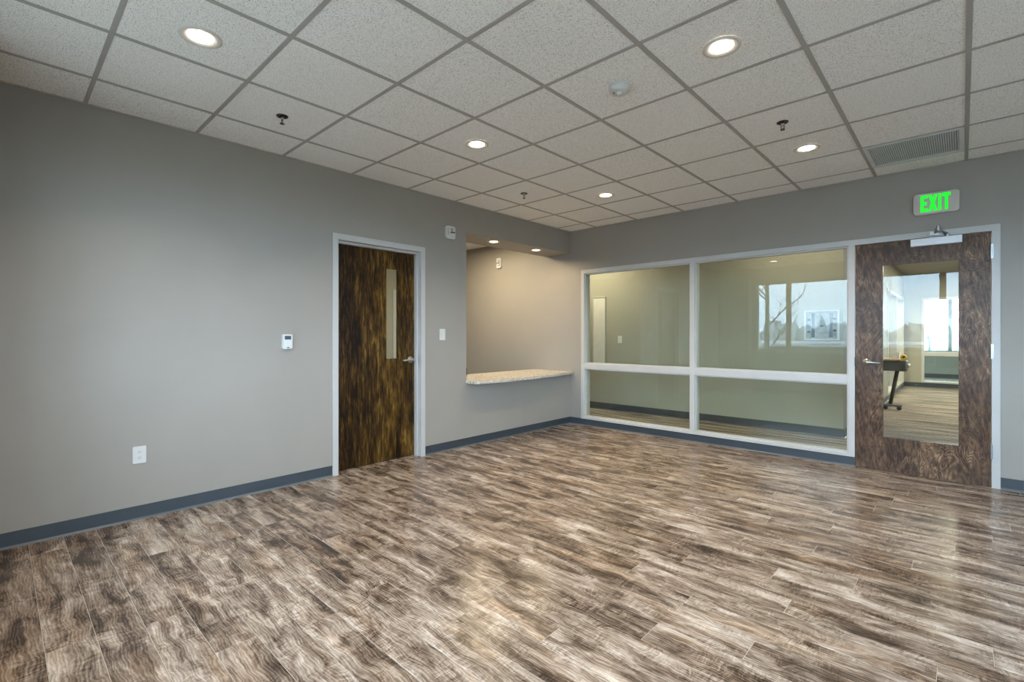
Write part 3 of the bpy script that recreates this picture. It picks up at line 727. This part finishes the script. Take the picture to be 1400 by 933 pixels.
# things on the hallway wall
F = face_back(2.805, 1.375, HY)
ar = thing('framed_picture', 'white framed grey print of two tree trunks on the hallway wall', 'picture', (2.805, HY, 1.19))
bm = bmn(); ring(bm, 2.805-.185, 2.805+.185, 1.375-.187, 1.375+.187, .018, 1, HY-.024, HY-.0004); mk('picture_frame', bm, M['plastic'], ar)
bx('print', M['canvas'], (2.805-.168, 2.805+.168, HY-.014, HY-.008, 1.375-.170, 1.375+.170), ar)
for u, wd in ((-.092, .040), (.098, .042)):
    bm = bmn(); prism(bm, [(u-wd/2, -.155), (u+wd/2, -.15), (u+wd*.42, -.02), (u+wd*.55, .15), (u-wd*.4, .15), (u-wd*.25, .0)], .0142, .0146, F); mk('trunk', bm, M['art_dark'], ar)
for u, v in ((-.135, .070), (-.135, -.082), (.0, -.010), (.135, .078), (.135, -.068)):
    bm = bmn(); prism(bm, [(u+.021*math.cos(a*PI/7), v+.014*math.sin(a*PI/7)) for a in range(14)], .0142, .0146, F); mk('leaf', bm, M['art_dark'], ar)
for pts_ in ([(-.06, .13), (.0, .02), (.06, -.03)], [(-.05, -.10), (.02, -.09), (.10, -.085), (.15, -.13)], [(.02, .14), (.04, .06), (.08, .02)]):
    bm = bmn(); tube(bm, [F @ Vector((u, v, .0144)) for u, v in pts_], .0016, 5); mk('twig', bm, M['art_dark'], ar)
pa = thing('wall_panel', 'tall narrow pale panel on the hallway wall behind the left panes', 'panel', (-0.42, HY, 0.78))
bm = bmn(); ring(bm, -0.545, -0.297, .775, 1.900, .012, 1, HY-.022, HY-.0004); mk('panel_frame', bm, M['white'], pa)
bx('panel_face', M['mirrorpanel'], (-0.533, -0.309, HY-.014, HY-.006, .787, 1.888), pa)
switch(face_back(-0.028, 1.180, HY), (-0.028, HY, 1.12), 'white light switch on the hallway wall behind the upper left pane')

# wheeled stand just inside the lobby
cx, cy = 3.24, 4.72
rs = thing('rolling_stand', 'dark wheeled stand with slanted leg seen through the door glass', 'stand', (cx, cy, 0))
bx('tray', M['pine'], (3.06, 3.34, cy-.22, cy+.22, .835, .862), rs, .004)
bx('apron', M['cart'], (3.06, 3.415, cy-.20, cy+.20, .660, .8345), rs, .012)
bm = bmn(); tube(bm, [(3.285, cy, .665), (3.235, cy, .36), (3.19, cy, .085)], [.030, .027, .026], 12); mk('leg', bm, M['cart'], rs, True)
bx('foot_bar', M['grille_back'], (3.09, 3.35, cy-.05, cy+.05, .055, .095), rs, .012)
for u in (3.13, 3.31):
    bm = bmn(); lathe(bm, [(0, -.015), (.030, -.015), (.034, 0), (.030, .015), (0, .015)], 20, Matrix.Translation((u, cy-.02, .034)) @ Matrix.Rotation(PI/2, 4, 'X')); mk('caster', bm, M['cart'], rs, True)
bm = bmn(); lathe(bm, [(0, -.02), (.030, -.02), (.035, 0), (.026, .022), (0, .024)], 20, Matrix.Translation((3.436, cy-.08, .755)) @ Matrix.Rotation(PI/2, 4, 'Y')); mk('end_knob', bm, M['plastic'], rs, True)
yr = thing('tape_roll', 'small yellow roll with dark centre on the wheeled stand', 'roll', (3.375, cy-.12, .835))
T = Matrix.Translation((3.375, cy-.12, .8870)) @ Matrix.Rotation(PI/2, 4, 'X')
bm = bmn(); lathe(bm, [(.018, -.022), (.044, -.022), (.048, 0), (.044, .022), (.018, .022), (.018, -.022)], 24, T); mk('ring', bm, M['yellow'], yr, True)
bm = bmn(); lathe(bm, [(0, -.015), (.0175, -.015), (.0175, .015), (0, .015)], 16, T); mk('core', bm, M['dark'], yr)
wc = thing('carton', 'small white carton standing on the wheeled stand beside the yellow roll', 'box', (3.27, cy, .8625))
bx('box_body', M['plastic'], (3.225, 3.315, cy-.06, cy+.06, .8625, .955), wc, .003)
bx('lid_flap', M['plastic'], (3.223, 3.317, cy-.062, cy+.062, .955, .963), wc)

# ------------------------------------------------------------------ outdoors (seen mirrored in the glass and through the far window)
GZ = -3.4
gr = S(bx('ground', M['ground'], (-160, 160, -170, 190, GZ-.2, GZ)), 'winter ground outside')
def tree(x, y, h, r, seed, label, lean=0.0, fork=0.55, mat='bark', nb=26):
    rr = random.Random(seed)
    o = thing('bare_tree', label, 'tree', (x, y, GZ), 'bare trees outside the window')
    pts = []; n_ = 9
    for k in range(n_+1):
        t = k/n_; pts.append(Vector((x+lean*t*h+rr.uniform(-.04, .04)*t, y+rr.uniform(-.04, .04)*t, GZ+h*t)))
    rad = [r*(1-.82*k/n_) for k in range(n_+1)]
    bm = bmn(); tube(bm, pts, rad, 8); mk('trunk', bm, M[mat], o, True)
    bm = bmn()
    def branch(p, d, L, rad_, lvl):
        q = [p]; dd = d.copy()
        for k in range(4):
            dd = (dd + Vector((rr.uniform(-.22, .22), rr.uniform(-.22, .22), rr.uniform(-.05, .22)))).normalized(); q.append(q[-1]+dd*L/4)
        tube(bm, q, [rad_*(1-.2*k) for k in range(5)], 4, False)
        if lvl:
            for k in range(4 if lvl > 1 else 5):
                i = rr.randint(1, 3); a = rr.uniform(0, 2*PI)
                branch(q[i], (dd + Vector((math.cos(a), math.sin(a), rr.uniform(-.1, .6)))*.8).normalized(), L*rr.uniform(.35, .6), rad_*.5, lvl-1)
    for k in range(nb):
        t = rr.uniform(.42, 1.0); i = min(n_-1, int(t*n_)); a = rr.uniform(0, 2*PI)
        branch(pts[i].lerp(pts[i+1], t*n_-i), Vector((math.cos(a), math.sin(a), rr.uniform(.6, 1.5))).normalized(), h*.15*(1.3-t*.6), r*.24, 2)
    mk('branches', bm, M['twig'], o)
    return o
tree(-0.08, -9.70, 9.5, .105, 3, 'greenish bare tree mirrored left of the window mullion', -.004)
tree(2.05, -12.4, 7.8, .035, 5, 'thin pale bare tree mirrored beside the framed picture', 0.01, mat='twig', nb=9)
tree(3.6, -9.0, 4.6, .045, 8, 'low bare tree whose twigs are mirrored in the door glass', .02, mat='twig', nb=9)
nb_ = thing('neighbour_building', 'long low white roofed building mirrored under the treeline', 'building', (0, -42, GZ))
bx('body', M['roof_w'], (-40, 45, -52, -36, GZ, 0.15), nb_)
bx('parapet', M['ground'], (-40.2, 45.2, -52.2, -35.8, 0.15, 0.42), nb_)
bx('roof_cap', M['roof_w'], (-40.4, 45.4, -52.4, -35.6, 0.42, 0.66), nb_)
def treeline(y, seed, label, h0, h1, x0, x1, n_):
    rr = random.Random(seed); bm = bmn()
    for k in range(n_):
        x = x0+(x1-x0)*(k+rr.uniform(-.4, .4))/n_; hh = rr.uniform(h0, h1)
        r_ = bmesh.ops.create_icosphere(bm, subdivisions=2, radius=1)
        for v in r_['verts']:
            j = 1+rr.uniform(-.22, .22); v.co = Vector((x+v.co.x*hh*.20*j, y+v.co.y*2.5+rr.uniform(-3, 3)*0, GZ+hh*.5+v.co.z*hh*.5*j))
    o = mk('treeline', bm, M['hazy'])
    o['kind'] = 'stuff'; o['label'] = label; o['category'] = 'trees'
treeline(-95, 21, 'winter treeline greyed with painted haze on the horizon mirrored in the glass', 5.0, 7.6, -120, 130, 260)
treeline(110, 22, 'winter treeline paled with painted haze beyond the far lobby window', 4.0, 8.0, -80, 90, 150)
